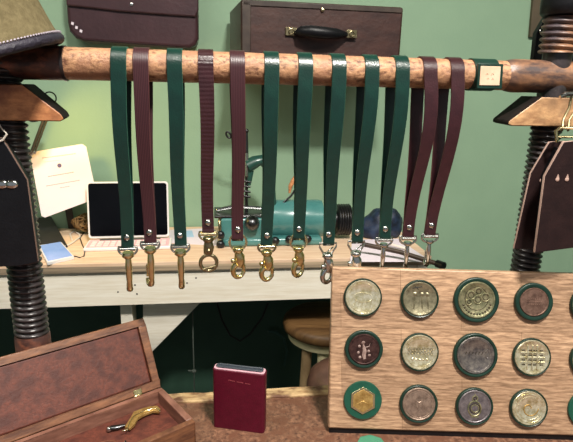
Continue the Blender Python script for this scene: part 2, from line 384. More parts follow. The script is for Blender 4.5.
# ------------------------------------------------------------------ hanging straps
def strap_path(zb, yb, bul):
    r = BR+.0012+.0002; pts = []
    jz = zb+.026                                   # where the two legs meet
    # front leg up
    for i in range(15):
        u = i/14; z = jz+(bz-jz)*u
        e = u*u*(3-2*u)*.45+u*.55
        pts.append((yb-.0017+(BY-r-yb+.0017)*e-bul*math.sin(PI*u**1.8), z))
    for i in range(1, 16):
        a = PI*i/16; pts.append((BY-r*math.cos(a), bz+r*math.sin(a)))
    for i in range(15):
        u = 1-i/14; z = jz+(bz-jz)*u
        e = u*u*(3-2*u)*.45+u*.55
        pts.append((yb+.0017+(BY+r-yb-.0017)*e, z))
    low = [(yb+.0017, jz-.008), (yb+.0017, zb+.006), (yb+.0024, zb+.002), (yb, zb-.0012), (yb-.0024, zb+.002), (yb-.0017, zb+.006), (yb-.0017, jz-.008)]
    return pts+low
def strap(i, xt, yt, xr, yr, m, edge, ridges, lab, style, metal, ang, ringm=None):
    g = 'leather straps hung over the wooden rail'
    pt = atY(xt, yt, BY-.012); pr = atY(xr, yr, BY)
    zb = pr.z-.0155; xb = pr.x
    t = thing('leather_strap', (xb, BY, zb), lab, 'strap', g)
    bul = .008 if i >= 10 else (.006 if i > 4 else .003)
    pts = strap_path(zb, BY, bul); K = len(pts); wd = .0094
    zt = bz
    b = MB(angle=50); vs, fs, ms = [], [], []
    P = []
    for (y, z) in pts:
        u = max(0, min(1, (z-zb)/(zt-zb)))
        x = xb+(pt.x-xb)*u + .0009*math.sin(u*7+i) + (.004*math.sin(PI*u**1.8) if i >= 10 and y < BY-.0005 else 0)
        P.append(V((x, y, z)))
    if ridges:
        Q = []
        for k in range(K):
            a, c = P[k], P[(k+1) % K]; n = max(1, int((c-a).length/.0013))
            for j in range(n): Q.append(a.lerp(c, j/n))
        P = Q; K = len(P)
    acc = 0
    for k in range(K):
        tdir = (P[(k+1) % K]-P[k-1]).normalized(); nrm = XA.cross(tdir).normalized(); wx = tdir.cross(nrm).normalized()
        if k: acc += (P[k]-P[k-1]).length
        th = .0011 + (.00022*math.sin(acc/.0052*2*PI) if ridges else 0)
        u = (P[k].z-zb)/(zt-zb); w_ = wd*(.86 if u < .14 else .87+.13*max(0, min(1, (u-.3)/.6)))
        for sx, sy in ((-1,-1),(1,-1),(1,1),(-1,1)): vs.append(P[k]+wx*(w_*sx)+nrm*(th*sy))
    b.add(vs, [], m); i0, i1 = b.mid(m), b.mid(edge)
    for k in range(K):
        k2 = (k+1) % K
        for a in range(4):
            a2 = (a+1) % 4; b.f.append([k*4+a, k*4+a2, k2*4+a2, k2*4+a]); b.mi.append(i1 if a in (1,3) else i0)
    b.bevel = .0004; b.seg = 1
    b.build('strap_loop', t)
    # rivet through the folded end
    b = MB(); b.lathe([(.0044,0),(.0044,.0007),(.0036,.0018),(.002,.0026),(.0004,.0029)], (pr.x, BY-.0028, pr.z), -YA, 'nickel' if metal != 'nickel' else 'nickel', 20)
    b.lathe([(.0040,0),(.0030,.0014),(.0005,.002)], (pr.x, BY+.0028, pr.z), YA, 'nickel', 16); b.build('rivet', t, label='silver dome rivet')
    hardware(t, V((xb, BY, zb)), style, metal, ang, ringm or metal)
def hardware(t, o, style, mt, ang, ringm):
    s_ = {'D':1.14,'DS':1.05,'B8':1.4,'O':1.42,'T':1.42,'TRI':1.42}[style]
    ca, sa = math.cos(ang), math.sin(ang); ex = V((ca, sa, 0)); ey = V((-sa, ca, 0))
    def P(x, z, y=0): return o+ex*x*s_+ey*y*s_+ZA*(z0_+(z-z0_)*s_)
    z0_ = 0
    b = MB(angle=60)
    # ring in the fold
    if style == 'O':
        b.torus(o+V((0,0,-.0035)), XA, ZA, .0118, .0017, ringm, 32, 8); top = -.0150
    elif style == 'TRI':
        pl = [V((-.0125,0,.0015)), V((.0125,0,.0015)), V((.0120,0,-.004)), V((.0045,0,-.0165)), V((-.0045,0,-.0165)), V((-.0120,0,-.004))]
        b.tube([o+p for p in pl], .0015, ringm, 8, closed=True); b.tube([o+V((-.0045,0,-.0165)), o+V((.002,0,-.009)), o+V((.008,0,-.004))], .001, ringm, 6); top = -.0175
    else:
        pl = [V((-.0125*1,0,.0012)), V((.0125,0,.0012))]+[V((.0125*math.cos(a),0,-.0025+.0085*math.sin(a))) for a in [-PI*k/12 for k in range(13)]]
        b.tube([o+p for p in pl], .0016, ringm, 8, closed=True); top = -.0110
        b.tube([o+V((-.0105,-.003,-.0012)), o+V((.0105,-.003,-.0012))], .0024, ringm, 10)
    z0_ = top
    b.build('ring', t, label='bright metal ring')
    SMB.k = s_*(1.25 if style == 'D' else 1)
    b = SMB(angle=60)
    if style in ('D', 'DS'):                       # long straight snap
        L = .046 if style == 'D' else .034
        b.lathe([(.0052,0),(.0058,.0015),(.0058,.004),(.0035,.006)], P(0, top+.004), -ZA, mt, 20)
        b.tube([P(0,top-.001), P(0,top-.012), P(0,top-L*.55), P(0,top-L*.8)], [.0026,.0034,.0032,.0026], mt, 12)
        r = .0062
        hk = [P(r-r*math.cos(a), top-L*.8-r*math.sin(a)*1.3) for a in [PI*k/12 for k in range(12)]]
        b.tube(hk, [.0026+.0008*math.sin(PI*k/12) for k in range(12)], mt, 10)
        h = b.build('snap_hook', t)
        b = SMB(angle=60); b.tube([P(2*r,top-L*.8), P(2*r,top-L*.5), P(r*.9,top-L*.36)], [.0020,.0021,.0016], mt, 10)
        b.ball(P(2*r+.002, top-L*.55), .0021, mt, 10); b.build('gate', h)
    elif style == 'B8':                            # antique figure of eight
        b.lathe([(.0045,0),(.0054,.0015),(.0054,.004),(.0035,.006)], P(0, top+.004), -ZA, mt, 20)
        b.tube([P(0,top-.001), P(.0005,top-.007), P(-.0005,top-.014)], [.0040,.0054,.0044], mt, 12, flatn=.6)
        b.torus(P(0,top-.0235), ex, ZA, .0082, .0019, mt, 30, 8); h = b.build('snap_hook', t)
        b = SMB(angle=60); b.ball(P(0,top-.010,-.003), .0026, mt, 12); b.tube([P(-.006,top-.030,-.001), P(.007,top-.027,-.001)], .0013, mt, 8); b.build('gate', h)
    else:                                          # compact trigger / bolt snap
        b.lathe([(.0042,0),(.0054,.0012),(.0054,.004),(.0034,.006)], P(0, top+.003), -ZA, mt, 20)
        b.tube([P(0,top-.002), P(.0015,top-.007), P(.002,top-.013), P(.0005,top-.018)], [.0034,.0052,.0052,.0036], mt, 12, flatn=.7)
        r = .0058
        hk = [P(-r*math.cos(a)+.0005, top-.0215-r*math.sin(a)*1.25) for a in [-PI*.35+PI*1.30*k/14 for k in range(15)]]
        b.tube(hk, [.0030-.00008*k for k in range(15)], mt, 10)
        h = b.build('snap_hook', t)
        b = SMB(angle=60); b.tube([P(.0062,top-.0255), P(.0060,top-.018), P(.003,top-.010)], [.0017,.0021,.0020], mt, 10)
        b.ball(P(-.0055,top-.0105,-.001), .0026, mt, 10); b.tube([P(-.0055,top-.0105,-.001), P(0,top-.013)], .0015, mt, 8); b.build('gate', h)
g1, g2 = ('green_leather','green_edge'), ('burg_leather','burg_edge')
data = [
 (118,46,127,237,*g1,0,'green leather strap, leftmost on the rail, with long brass snap over the laptop','D','pale_brass',1.75,'nickel'),
 (140,47,149.5,232,'burg_lined','burg_edge',0,'lined burgundy leather strap, leftmost of the burgundy ones, hanging over the laptop screen','D','pale_brass',2.0,'nickel'),
 (174,48,180,235,*g1,0,'green leather strap hanging just right of the laptop, long brass snap','D','pale_brass',1.6,'nickel'),
 (206,49,208,222,*g2,1,'burgundy leather strap with cross ridges and aged brass ring snap','B8','old_brass',.1,'pale_brass'),
 (238,50,238,229,'burg_lined','burg_edge',0,'lined burgundy leather strap in front of the sewing machine post with round brass ring','O','brass',.3,'pale_brass'),
 (272,52,267,235,*g1,0,'green leather strap with brass trigger snap crossing the left half of the teal sewing machine','T','brass',.2,'old_brass'),
 (305,53,299,228.5,*g1,0,'green leather strap with round brass ring, in front of the teal machine body','O','brass',.5,'pale_brass'),
 (338,54,328.5,234,*g1,0,'green leather strap with silver snap just left of the black handwheel','TRI','nickel',.4,None),
 (371,55,357,232,*g1,0,'green leather strap with silver snap just right of the black handwheel','TRI','nickel',-.3,None),
 (402,56,385,228.5,*g1,0,'green leather strap, rightmost of the green ones, before the navy cloth bundle','DS','nickel',1.3,None),
 (430,57,409,227,*g2,0,'plain burgundy leather strap with silver snap, second from the right on the rail','DS','nickel',1.2,None),
 (457,58,431,225,*g2,0,'plain burgundy leather strap hanging rightmost, nearest the pale square tag','DS','nickel',1.4,None)]
for i, d_ in enumerate(data): strap(i, *d_)

# ------------------------------------------------------------------ medal board
bl, br = atZ(328,428.5,TZ+.009), atZ(573,436,TZ+.009)
bd = (br-bl).normalized(); nb = V((-bd.y, bd.x, 0)); ln = math.radians(15)
up = (nb*math.sin(ln)+ZA*math.cos(ln)).normalized(); nf = bd.cross(up).normalized()     # nf points to the camera side
if nf.y > 0: nf = -nf
BW, BH, BT = .385, .232, .02
board = thing('display_board', bl+bd*BW/2, 'upright light brown wooden board carrying three rows of round badges', 'board')
b = MB(bevel=.0025, seg=2); n = 40; pts = []
pts = [bl]+[bl+up*BH]+[bl+bd*BW+up*BH]+[bl+bd*BW]
b.prism(pts, -nf*BT, 'board'); b.build('panel', board)
for u in (.08, .30):
    b = MB(bevel=.002)
    q0 = bl+bd*u-nf*BT+up*.15; foot = V((q0.x, q0.y+.045, TZ)); h_ = bl+bd*u-nf*BT+up*.02; h_ = V((h_.x,h_.y,TZ))
    b.prism([q0-bd*.008, foot-bd*.008, h_-bd*.008], bd*.016, 'board')
    b.build('rear_strut', board)
b = MB(); g0 = V((bl.x,bl.y,TZ))+nb*.003+bd*.002; b.prism([g0, g0+bd*(BW-.004), g0+bd*(BW-.004)+nb*.02, g0+nb*.02], (0,0,.0085), 'black'); b.build('base_strip', board, label='dark strip under the board')  # added dark strip that fills the shadow gap below the board
# ring stain and lines are in the timber; the badges:
def badge(px, py, rim_r, coin_r, coin_m, rim_m, lab, relief, coin_h=.0028, rim_h=.0062, dome=False):
    c = atP(px, py, bl, nf); k = (c-CAMP).dot(F)/FPX         # metres per pixel at that depth
    R, r = rim_r*k, coin_r*k; ex, ey = bd, up
    t = thing('badge', c, lab, 'badge', 'round badges on the wooden board')
    b = MB(angle=40)
    if dome: b.lathe([(R*.97,0),(R,.001),(R,rim_h-.001),(R*.97,rim_h),(.0001,rim_h)], c, nf, rim_m, 56)
    else:
        b.lathe([(R*.96,0),(R,.0012),(R,rim_h-.0018),(R*.975,rim_h-.0004),(R*.95,rim_h),((r+R)*.5,rim_h),(r*1.01,rim_h-.0006),(r*.99,rim_h-.002),(.0001,rim_h-.002)], c, nf, rim_m, 56)
    b.build('rim', t)
    z0 = rim_h-.002
    b = MB(angle=40)
    if dome: b = relief(None, c+nf*rim_h, ex, ey, r, nf)
    else:
        b.lathe([(r*.985,z0),(r*.985,z0+.0012),(r*.95,z0+.0021),(r*.90,z0+.0021),(r*.87,z0+.0015),(.0001,z0+.0015)], c, nf, coin_m, 56)
        if relief: relief(b, c+nf*(z0+.0015), ex, ey, r, nf)
    b.build('coin', t)
def dot(b, c, ex, ey, nf, x, y, r, m, h=.0007): b.lathe([(r,0),(r*.7,h*.7),(r*.05,h)], c+ex*x+ey*y, nf, m, 12)
def loop(b, c, ex, ey, x, y, R, m, w=.0005, sx=1, sy=1, a0=0, a1=2*PI): b.torus(c+ex*x+ey*y, ex, ey, R, w, m, 24, 6, a0, a1, sx, sy)
def bar(b, c, ex, ey, nf, x0, y0, x1, y1, m, w=.0005): b.tube([c+ex*x0+ey*y0, c+ex*x1+ey*y1], w, m, 6)
cm = {}
def coin(name, a, c_, rough=.3, metal=1, scale=60, bump=.25):
    cm[name] = mat(name, a, c_, scale, rough=rough, metal=metal, bump=bump, detail=5); return name
for args in (('shiny_pale_coin',(186,176,134),(236,230,206),.2),('dull_olive_coin',(112,106,84),(164,156,128),.36),
             ('verdigris_coin',(108,110,82),(168,160,126),.35),('copper_coin',(96,72,62),(142,112,98),.42),
             ('oxblood_coin',(50,32,31),(86,60,56),.45),('bright_brass_coin',(170,158,116),(232,226,200),.25),
             ('gunmetal_coin',(84,80,82),(142,134,126),.34),('amber_brass',(160,124,66),(206,172,106),.4),
             ('pinkish_grey_coin',(122,104,92),(170,148,132),.42),('grey_violet_coin',(98,92,96),(140,132,134),.4),
             ('white_relief',(112,88,82),(156,134,126),.5),('coin_recess',(52,46,36),(78,68,52),.5)):
    n_, a_, c_, r_ = args; M[n_] = mat(n_, a_, c_, 130, rough=r_, metal=.0 if n_ == 'white_relief' else .7, bump=.25, detail=5)
def rel_shiny(b, c, ex, ey, r, nf):
    m = 'shiny_pale_coin'; loop(b,c,ex,ey,0,0,r*.34,m,.0006,1.5,.8)
    for k in range(5): bar(b,c,ex,ey,nf,-r*.5+k*r*.22,-r*.5,-r*.35+k*r*.22,-r*.1,m,.0006)
    loop(b,c,ex,ey,0,0,r*.82,m,.0004)
def rel_fig(b, c, ex, ey, r, nf):
    m = 'dull_olive_coin'
    for sx in (-.28,.12,.42):
        dot(b,c,ex,ey,nf,r*sx,r*.28,r*.13,m,.0012); b.tube([c+ex*r*sx+ey*r*.15, c+ex*r*sx*1.1-ey*r*.2, c+ex*r*sx*1.2-ey*r*.55],[.0009,.0014,.0008],m,8)
    bar(b,c,ex,ey,nf,-r*.45,r*.62,r*.1,r*.72,'black_plastic',.0007); bar(b,c,ex,ey,nf,-r*.3,r*.72,-r*.1,r*.56,'black_plastic',.0006)
def rel_owl(b, c, ex, ey, r, nf):
    m = 'verdigris_coin'; loop(b,c,ex,ey,0,0,r*.9,m,.0006)
    for x, y, q in ((-.32,.25,.22),(.08,.46,.2),(.45,.16,.22),(.05,.02,.22),(-.42,-.12,.16)):
        loop(b,c,ex,ey,r*x,r*y,r*q,m,.0010); loop(b,c,ex,ey,r*x,r*y,r*(q-.08),'coin_recess',.0005)
    loop(b,c,ex,ey,-r*.02,r*.08,r*.62,'coin_recess',.0005)
    for k in range(13):
        a = PI*1.12+PI*.78*k/12; dot(b,c,ex,ey,nf,r*.76*math.cos(a),r*.76*math.sin(a),r*.06,'coin_recess',.0008)
def rel_copper(b, c, ex, ey, r, nf):
    m = 'copper_coin'
    for y, w in ((.2,.4),(.02,.55),(-.16,.4)):
        k = -w
        while k < w: bar(b,c,ex,ey,nf,r*k,r*y,r*(k+.07),r*y,m,.0007); k += .14
def rel_portrait(b, c, ex, ey, r, nf):
    m = 'white_relief'
    loop(b,c,ex,ey,0,0,r*.93,'oxblood_coin',.0007)
    b.ball(c+ey*r*.42-ex*r*.05, r*.13, m, 12, (1,.3,1))
    b.tube([c+ex*r*a+ey*r*d for a, d in ((-.05,.32),(.0,.12),(.06,-.1),(.0,-.34),(.05,-.6))],[.0008,.0022,.0028,.0030,.0022],m,8,flatn=.3)
    b.tube([c+ex*r*a+ey*r*d for a, d in ((.1,.15),(.3,.2),(.38,.4))],[.0010,.0009,.0006],m,8,flatn=.5)
    for a, d in ((-.35,-.2),(-.3,.2),(.35,-.35),(.3,-.1),(-.25,-.5)): dot(b,c,ex,ey,nf,r*a,r*d,r*.09,m,.0006)
def rel_band(b, c, ex, ey, r, nf):
    m = 'bright_brass_coin'
    for y in (.18,-.02):
        for k in range(8): loop(b,c,ex,ey,r*(-.62+k*.178),r*y,r*.07,'old_brass',.0005,.8,1.2)
    for k in range(5): dot(b,c,ex,ey,nf,r*(-.4+k*.2),-r*.4,r*.07,m)
    loop(b,c,ex,ey,0,0,r*.8,m,.0004)
def rel_dark(b, c, ex, ey, r, nf):
    m = 'gunmetal_coin'; loop(b,c,ex,ey,0,0,r*.86,m,.0005)
    for k in range(7): bar(b,c,ex,ey,nf,r*(-.55+k*.17),r*.05,r*(-.48+k*.17),r*.2,'coin_recess',.0005)
    loop(b,c,ex,ey,r*.6,r*.1,r*.16,m,.0006,.7,1.4)
def rel_grid(b, c, ex, ey, r, nf):
    m = 'bright_brass_coin'
    for k in (-.27,0,.27):
        bar(b,c,ex,ey,nf,r*k,-r*.68,r*k,r*.68,m,.0012); bar(b,c,ex,ey,nf,-r*.68,r*k,r*.68,r*k,m,.0012)
    for x in (-.50,-.135,.135,.50):
        for y in (-.40,-.135,.135,.40): b.tube([c+ex*r*(x-.09)+ey*r*y, c+ex*r*(x+.09)+ey*r*y], .0010, 'coin_recess', 6)
def rel_emblem(b, c, ex, ey, r, nf):
    m = 'pinkish_grey_coin'; loop(b,c,ex,ey,0,0,r*.8,m,.0005)
    b.tube([c+ex*r*x+ey*r*y for x, y in ((0,-.35),(.22,-.05),(.18,.22),(0,.12),(-.18,.22),(-.22,-.05))], .0008, m, 6, closed=True)
def rel_gourd(b, c, ex, ey, r, nf):
    g = 'verdigris_coin'
    loop(b,c,ex,ey,0,r*.5,r*.16,g,.0009); loop(b,c,ex,ey,-r*.02,-r*.1,r*.4,g,.0012,.95,1.1); loop(b,c,ex,ey,0,-r*.1,r*.22,g,.0008)
    loop(b,c,ex,ey,0,-r*.1,r*.30,'coin_recess',.0006); loop(b,c,ex,ey,0,r*.5,r*.08,'coin_recess',.0006)
    bar(b,c,ex,ey,nf,-r*.22,-r*.6,r*.22,-r*.6,g,.0009); bar(b,c,ex,ey,nf,0,r*.3,0,r*.38,g,.0010); bar(b,c,ex,ey,nf,0,r*.64,0,r*.78,g,.0008)
def rel_swirl(b, c, ex, ey, r, nf):
    m = 'bright_brass_coin'; loop(b,c,ex,ey,0,0,r*.82,m,.0006); loop(b,c,ex,ey,0,0,r*.66,m,.0004)
    b.tube([c+(ex*math.cos(a)+ey*math.sin(a))*r*(.08+.07*a) for a in [k*.3 for k in range(22)]], .0008, 'amber_brass', 6)
def rel_hex(b_, c, ex, ey, r, nf):
    b = MB(bevel=.0006); hx = [c+(ex*math.cos(a)+ey*math.sin(a))*r for a in [PI/2+k*PI/3 for k in range(6)]]
    b.prism(hx, nf*.0016, 'pale_brass')
    hx = [c+nf*.0016+(ex*math.cos(a)+ey*math.sin(a))*r*.84 for a in [PI/2+k*PI/3 for k in range(6)]]
    b.prism(hx, nf*.0005, 'amber_brass')
    cc = c+nf*.0021
    for k in range(3): 
        a = PI/2+k*2*PI/3; bar(b,cc,ex,ey,nf,0,0,r*.5*math.cos(a),r*.5*math.sin(a),'amber_brass',.0005)
    return b
pos = 'on the wooden board'
badge(362.5,297,19,17.8,'shiny_pale_coin','green_rim','shiny pale coin badge with thin dark rim, in the top left corner of the board',rel_shiny)
badge(419,298.5,19,17.2,'dull_olive_coin','green_rim','dull olive coin badge with small figures, second in the top row',rel_fig)
badge(475.5,299.5,22.5,18.6,'verdigris_coin','green_rim','largest badge in the top row, embossed curls and thick green rim',rel_owl)
badge(532.5,301.5,19,14.6,'copper_coin','green_rim','smooth copper coin badge in a wide green rim, top row',rel_copper)
badge(588,305,19,17.4,'bright_brass_coin','green_rim','badge cut off by the right picture edge, top row',rel_band)
badge(363.5,348.5,19,15.6,'oxblood_coin','green_rim','dark oxblood badge with a small pale figure, left end of the middle row',rel_portrait)
badge(419,351.5,19,17.8,'bright_brass_coin','green_rim','bright brass badge with a band of raised lettering, middle row',rel_band)
badge(474.5,354.5,22,18.8,'gunmetal_coin','green_rim','large dark gunmetal badge in the centre of the board',rel_dark)
badge(530.5,356.5,19,17.6,'bright_brass_coin','green_rim','brass badge with a crossed grid pattern',rel_grid)
badge(587.5,359,19,17,'bright_brass_coin','green_rim','badge cut off by the right picture edge, middle row',rel_shiny)
badge(362.5,399.5,19,13.6,'amber_brass','disc_green','flat green badge with a golden hexagon',rel_hex,rim_h=.004,dome=True)
badge(418,403,19,16.6,'pinkish_grey_coin','green_rim','pinkish grey worn badge beside the golden hexagon one, bottom row',rel_emblem)
badge(473.5,405.5,18.6,16.6,'grey_violet_coin','green_rim','grey badge with a raised brass gourd-shaped emblem, bottom row',rel_gourd)
badge(527.5,407,18.8,17.2,'bright_brass_coin','green_rim','pale brass badge with a central swirl, bottom row',rel_swirl)
badge(586,409,19,13,'amber_brass','disc_green','flat green badge cut off by the right picture edge, bottom row',rel_hex,rim_h=.004,dome=True)
# green octagonal leather piece on the table
c = atZ(371.5,446,TZ); b = MB(bevel=.0008)
b.prism([c+V((.021*math.cos(a), .021*math.sin(a), 0)) for a in [PI/8+.2+k*PI/4 for k in range(8)]], (0,0,.003), 'coaster', 'green_edge')
b.build('leather_coaster', label='green octagonal leather piece lying on the table in front of the board', cat='coaster')

# ------------------------------------------------------------------ open wooden box
th = math.radians(31.5); u_ = V((math.cos(th), math.sin(th), 0)); v_ = V((-math.sin(th), math.cos(th), 0)); hz = .04
A = atZ(161, 387, TZ+hz); W = .1035; LEN = .36; wt = .009
box = thing('wooden_box', V((A.x, A.y, TZ))-u_*.15-v_*.05, 'open hinged walnut box with red-brown lining at the lower left on the table', 'box')
O = V((A.x, A.y, TZ))            # back right bottom corner
def bp(a, c, z): return O-u_*a-v_*c+ZA*z      # a along length, c toward camera
b = MB(bevel=.0012)
def slab(b, a0, a1, c0, c1, z0, z1, m):
    b.prism([bp(a0,c0,z0), bp(a1,c0,z0), bp(a1,c1,z0), bp(a0,c1,z0)], (0,0,z1-z0), m)
slab(b,0,LEN,0,W,0,.006,'box')
slab(b,0,LEN,0,wt,.006,hz,'box_pink'); slab(b,0,LEN,W-wt,W,.006,hz,'box'); slab(b,0,wt,wt,W-wt,.006,hz,'box_pink'); slab(b,LEN-wt,LEN,wt,W-wt,.006,hz,'box')
b.build('base', box)
b = MB(bevel=.0008); slab(b,wt,LEN-wt,wt,W-wt,.006,.022,'lining'); tray = b.build('tray_lining', box, label='red-brown lining pad in the base')
cc = bp(.115,.058,.0222); b = MB()
b.torus(cc, u_, v_, .014, .0004, 'box', 36, 5, sx=1.6); b.torus(cc, u_, v_, .011, .0003, 'box', 36, 5, sx=1.6)
b.tube([bp(.082,.062,.0222), bp(.10,.084,.0222)], .0012, 'black', 6)
b.build('stamped_oval', tray)
ph = math.radians(61); lv = (v_*math.cos(ph)+ZA*math.sin(ph)); ln_ = (u_.cross(lv)).normalized()
if ln_.y > 0: ln_ = -ln_            # faces the camera (inside of the lid)
H = O+ZA*hz
LW, LTK, fr = .107, .016, .011
def lp(a, c, d): return H-u_*a+lv*c-ln_*d       # d behind the open face
b = MB(bevel=.0012)
def lslab(b, a0, a1, c0, c1, d0, d1, m):
    b.prism([lp(a0,c0,d0), lp(a1,c0,d0), lp(a1,c1,d0), lp(a0,c1,d0)], -ln_*(d1-d0), m)
lslab(b,0,LEN,0,LW,LTK-.005,LTK,'box')
lslab(b,0,LEN,0,fr,0,LTK-.005,'box'); lslab(b,0,LEN,LW-fr,LW,0,LTK-.005,'box'); lslab(b,0,fr,fr,LW-fr,0,LTK-.005,'box'); lslab(b,LEN-fr,LEN,fr,LW-fr,0,LTK-.005,'box')
lid = b.build('lid', box)
b = MB(bevel=.003, seg=3); lslab(b,fr,LEN-fr,fr,LW-fr,.003,LTK-.006,'lining'); b.build('lid_lining', lid, label='red-brown suede lining of the lid')
for a in (.036, .30):
    b = MB(bevel=.0004); c0 = lp(a,.0,-.0012); b.frame(c0+lv*.004, u_*.006, lv*.0045, ln_*.0006, 'brass')
    b.tube([H-u_*(a-.006)-v_*.0+ZA*.001-v_*.001, H-u_*(a+.006)+ZA*.001-v_*.001], .0014, 'brass', 8); b.build('hinge', box, label='small brass hinge')
# brass tool in the box
zt = TZ+.022
t = thing('folding_tool', atZ(135,420,zt), 'small brass-handled tool with a grey head lying in the wooden box', 'tool')
def tz(x, y, h=0): return atZ(x, y, zt+.004+h)
b = MB(bevel=.0006); 
pts = [(130,421),(134,414),(143,410.5),(151,408.5),(157,408),(160.5,411),(159.5,413.5),(153,413),(145,416),(138,420),(135,426),(130,430.5),(125,429)]
b.prism([tz(*p) for p in pts], (0,0,.004), 'amber_brass'); 
b.tube([tz(x,y,.0042) for x,y in ((122,431),(127,430),(130,422),(134,416),(143,411.5),(151,409),(157,408.6),(160.3,411.5))], .0009, 'pale_brass', 8)
b.build('handle', t, label='curved golden handle')
b = MB(angle=60); b.tube([tz(107,429,0), tz(111,428,.001), tz(118,427,.001), tz(125,425,.001)], [.0028,.0042,.0040,.0022], 'dark_steel', 12, flatn=.7); b.ball(tz(109,429,.001), .0036, 'nickel', 12); b.build('head', t)

# ------------------------------------------------------------------ burgundy case
P0, P1 = atZ(213,427,TZ), atZ(264,434,TZ); cx_ = (P1-P0).normalized(); cw = (P1-P0).length; cn = V((-cx_.y, cx_.x, 0)); Hc = .094; D = .017
t = thing('leather_case', (P0+P1)/2+cn*D/2, 'slim upright burgundy leather case standing on the table beside the open box', 'case')
def outline(w0, d0, inset, z):
    r = .0045; c = (P0+P1)/2+cn*D/2; out = []
    for sx, sy, a0 in ((1,-1,-PI/2),(1,1,0),(-1,1,PI/2),(-1,-1,PI)):
        for k in range(5):
            a = a0+PI/2*k/4; out.append(c+cx_*(sx*(w0/2-inset-r)+r*math.cos(a))+cn*(sy*(d0/2-inset-r)+r*math.sin(a))+ZA*z)
    return out
b = MB(bevel=.0006); b.prism(outline(cw, D, 0, 0), (0,0,Hc), 'case'); b.build('sleeve', t)
b = MB(bevel=.0004); b.prism(outline(cw, D, .0012, Hc), (0,0,.0016), 'case_rim'); b.build('top_rim', t, label='pale pink top edge')
b = MB(bevel=.0006); b.prism(outline(cw, D, .0036, Hc+.0016), (0,0,.0022), 'slate')
c = (P0+P1)/2+cn*(D/2+.001)+ZA*(Hc+.004); b.tube([c-cx_*.03, c+cx_*.02, c+cx_*.032+ZA*.001], [.0015,.0018,.0012], 'slate', 8); b.build('insert', t, label='dark slate insert')
b = MB(); c = P0+cx_*cw*.52+ZA*(Hc-.014)-cn*.0001
for k in range(16): 
    if k not in (5, 11): b.frame(c+cx_*(-.015+k*.002)-ZA*.0025*(k/15), cx_*.0006, cn*.0003, ZA*.0007, 'gold_foil')
b.build('stamped_line', t)

# ------------------------------------------------------------------ hat on the left screw
t = thing('hat', (-.27, .64, 1.44), 'olive felt hat with a dark navy braided edge hung at the upper left', 'hat')
hc = atY(-18, 57, .655); 
ax = (V((-.32, -.10, 1))).normalized()
e1 = (XA-ax*XA.dot(ax)).normalized(); e2 = ax.cross(e1)
ax2 = ax
rim = (atY(56,36,.655)-hc).length
b = MB(angle=60); n = 64; vs, fs = [], []
prof = [(1.0,.000),(1.0,.006),(.985,.010),(.965,.02),(.93,.045),(.90,.07),(.84,.095),(.72,.112),(.5,.12),(.3,.123),(.02,.124)]
for r_, h_ in prof:
    for j in range(n):
        q = 2*PI*j/n; dn = .012*math.exp(-((math.sin(q)*2)**2)) if h_ > .1 else 0
        p = hc+e1*(rim*r_*math.cos(q))+e2*(rim*1.02*r_*math.sin(q))+ax*(h_-dn); vs.append(p+V((.0012*noise.noise(p*20),.0012*noise.noise(p*22),0)))
for i in range(len(prof)-1):
    for j in range(n): fs.append((i*n+j, i*n+(j+1) % n, (i+1)*n+(j+1) % n, (i+1)*n+j))
fs.append(tuple((len(prof)-1)*n+j for j in range(n)))
fs.append(tuple(range(n)))
b.add(vs, fs, 'felt'); b.build('crown', t)
b = MB(angle=60); n = 72
ring = [hc+e1*(rim*1.0*math.cos(2*PI*j/n))+e2*(rim*1.02*math.sin(2*PI*j/n))-ax*.003 for j in range(n)]
b.tube(ring, .0060, 'navy', 12, closed=True); b.build('brim_band', t, label='dark navy braided edge')
b = MB()
for j in range(150):
    q = 2*PI*j/150; q2 = q+.022
    b.tube([hc+e1*(rim*1.045*math.cos(q))+e2*(rim*1.065*math.sin(q))+ax*.0028, hc+e1*(rim*1.045*math.cos(q2))+e2*(rim*1.065*math.sin(q2))+ax*.0036], .0012, 'braid_light', 5)
b.build('stitching', t, kind='stuff', label='pale stitches along the braided edge')

# ------------------------------------------------------------------ leather pouches hanging at the sides
def panel(parent, nm, pts, Y, th_, m, edge, lab=None):
    b = MB(bevel=.0008); b.prism([atY(*p, Y) for p in pts], (0, th_, 0), m, edge); return b.build(nm, parent, label=lab)
t = thing('leather_pouch', atY(10,266,.65), 'black leather pouch with silver studs hanging in front of the left screw', 'pouch')
lp_ = [(-26,134),(2,138),(27,180),(38,262),(20,266),(-26,268)]
panel(t, 'front_panel', lp_, .640, .005, 'black', 'black_edge')
panel(t, 'back_panel', [(-26,136),(3,140),(26,182),(36.5,262),(-26,267)], .668, .004, 'black', 'black')
b = MB(); b.prism([atY(*p, .645) for p in ((-25,141),(0,143),(24,181),(34,259),(-25,263))], (0,.023,0), 'black'); b.build('gusset', t)
for px in (11.5, 1.5):
    b = MB(); c = atY(px, 184.5, .640); b.ball(c, .0075, 'nickel', 14, (1,.35,.72)); b.build('stud', t, label='silver oval stud')
b = MB(); b.tube([atY(7,134,.637), atY(3,140,.638), atY(-6,143,.638)], .0011, 'cable_white', 6); b.tube([atY(7,134,.637), atY(2,129,.648), atY(-3,121,.66)], .0009, 'cable_white', 6); b.build('cord', t, label='pale thin cord')
t = thing('leather_pouch', atY(545,252,.64), 'dark brown two-panel leather pouch hanging from a brass ring at the right edge', 'pouch')
fp = [(564,142),(573,141),(596,142),(612,178),(606,246),(573,248),(535,253),(545,176)]
panel(t, 'front_panel', fp, .612, .005, 'brown_pouch', 'pouch_edge')
bp_ = [(549.5,142),(560,141),(580,142),(596,178),(590,246),(556,249),(514,249),(531,173)]
panel(t, 'back_panel', bp_, .650, .004, 'brown_pouch', 'pouch_edge')
b = MB(); b.prism([atY(*p, .617) for p in ((570,150),(592,150),(606,180),(600,240),(548,248),(556,180))], (0,.033,0), 'black'); b.build('gusset', t)
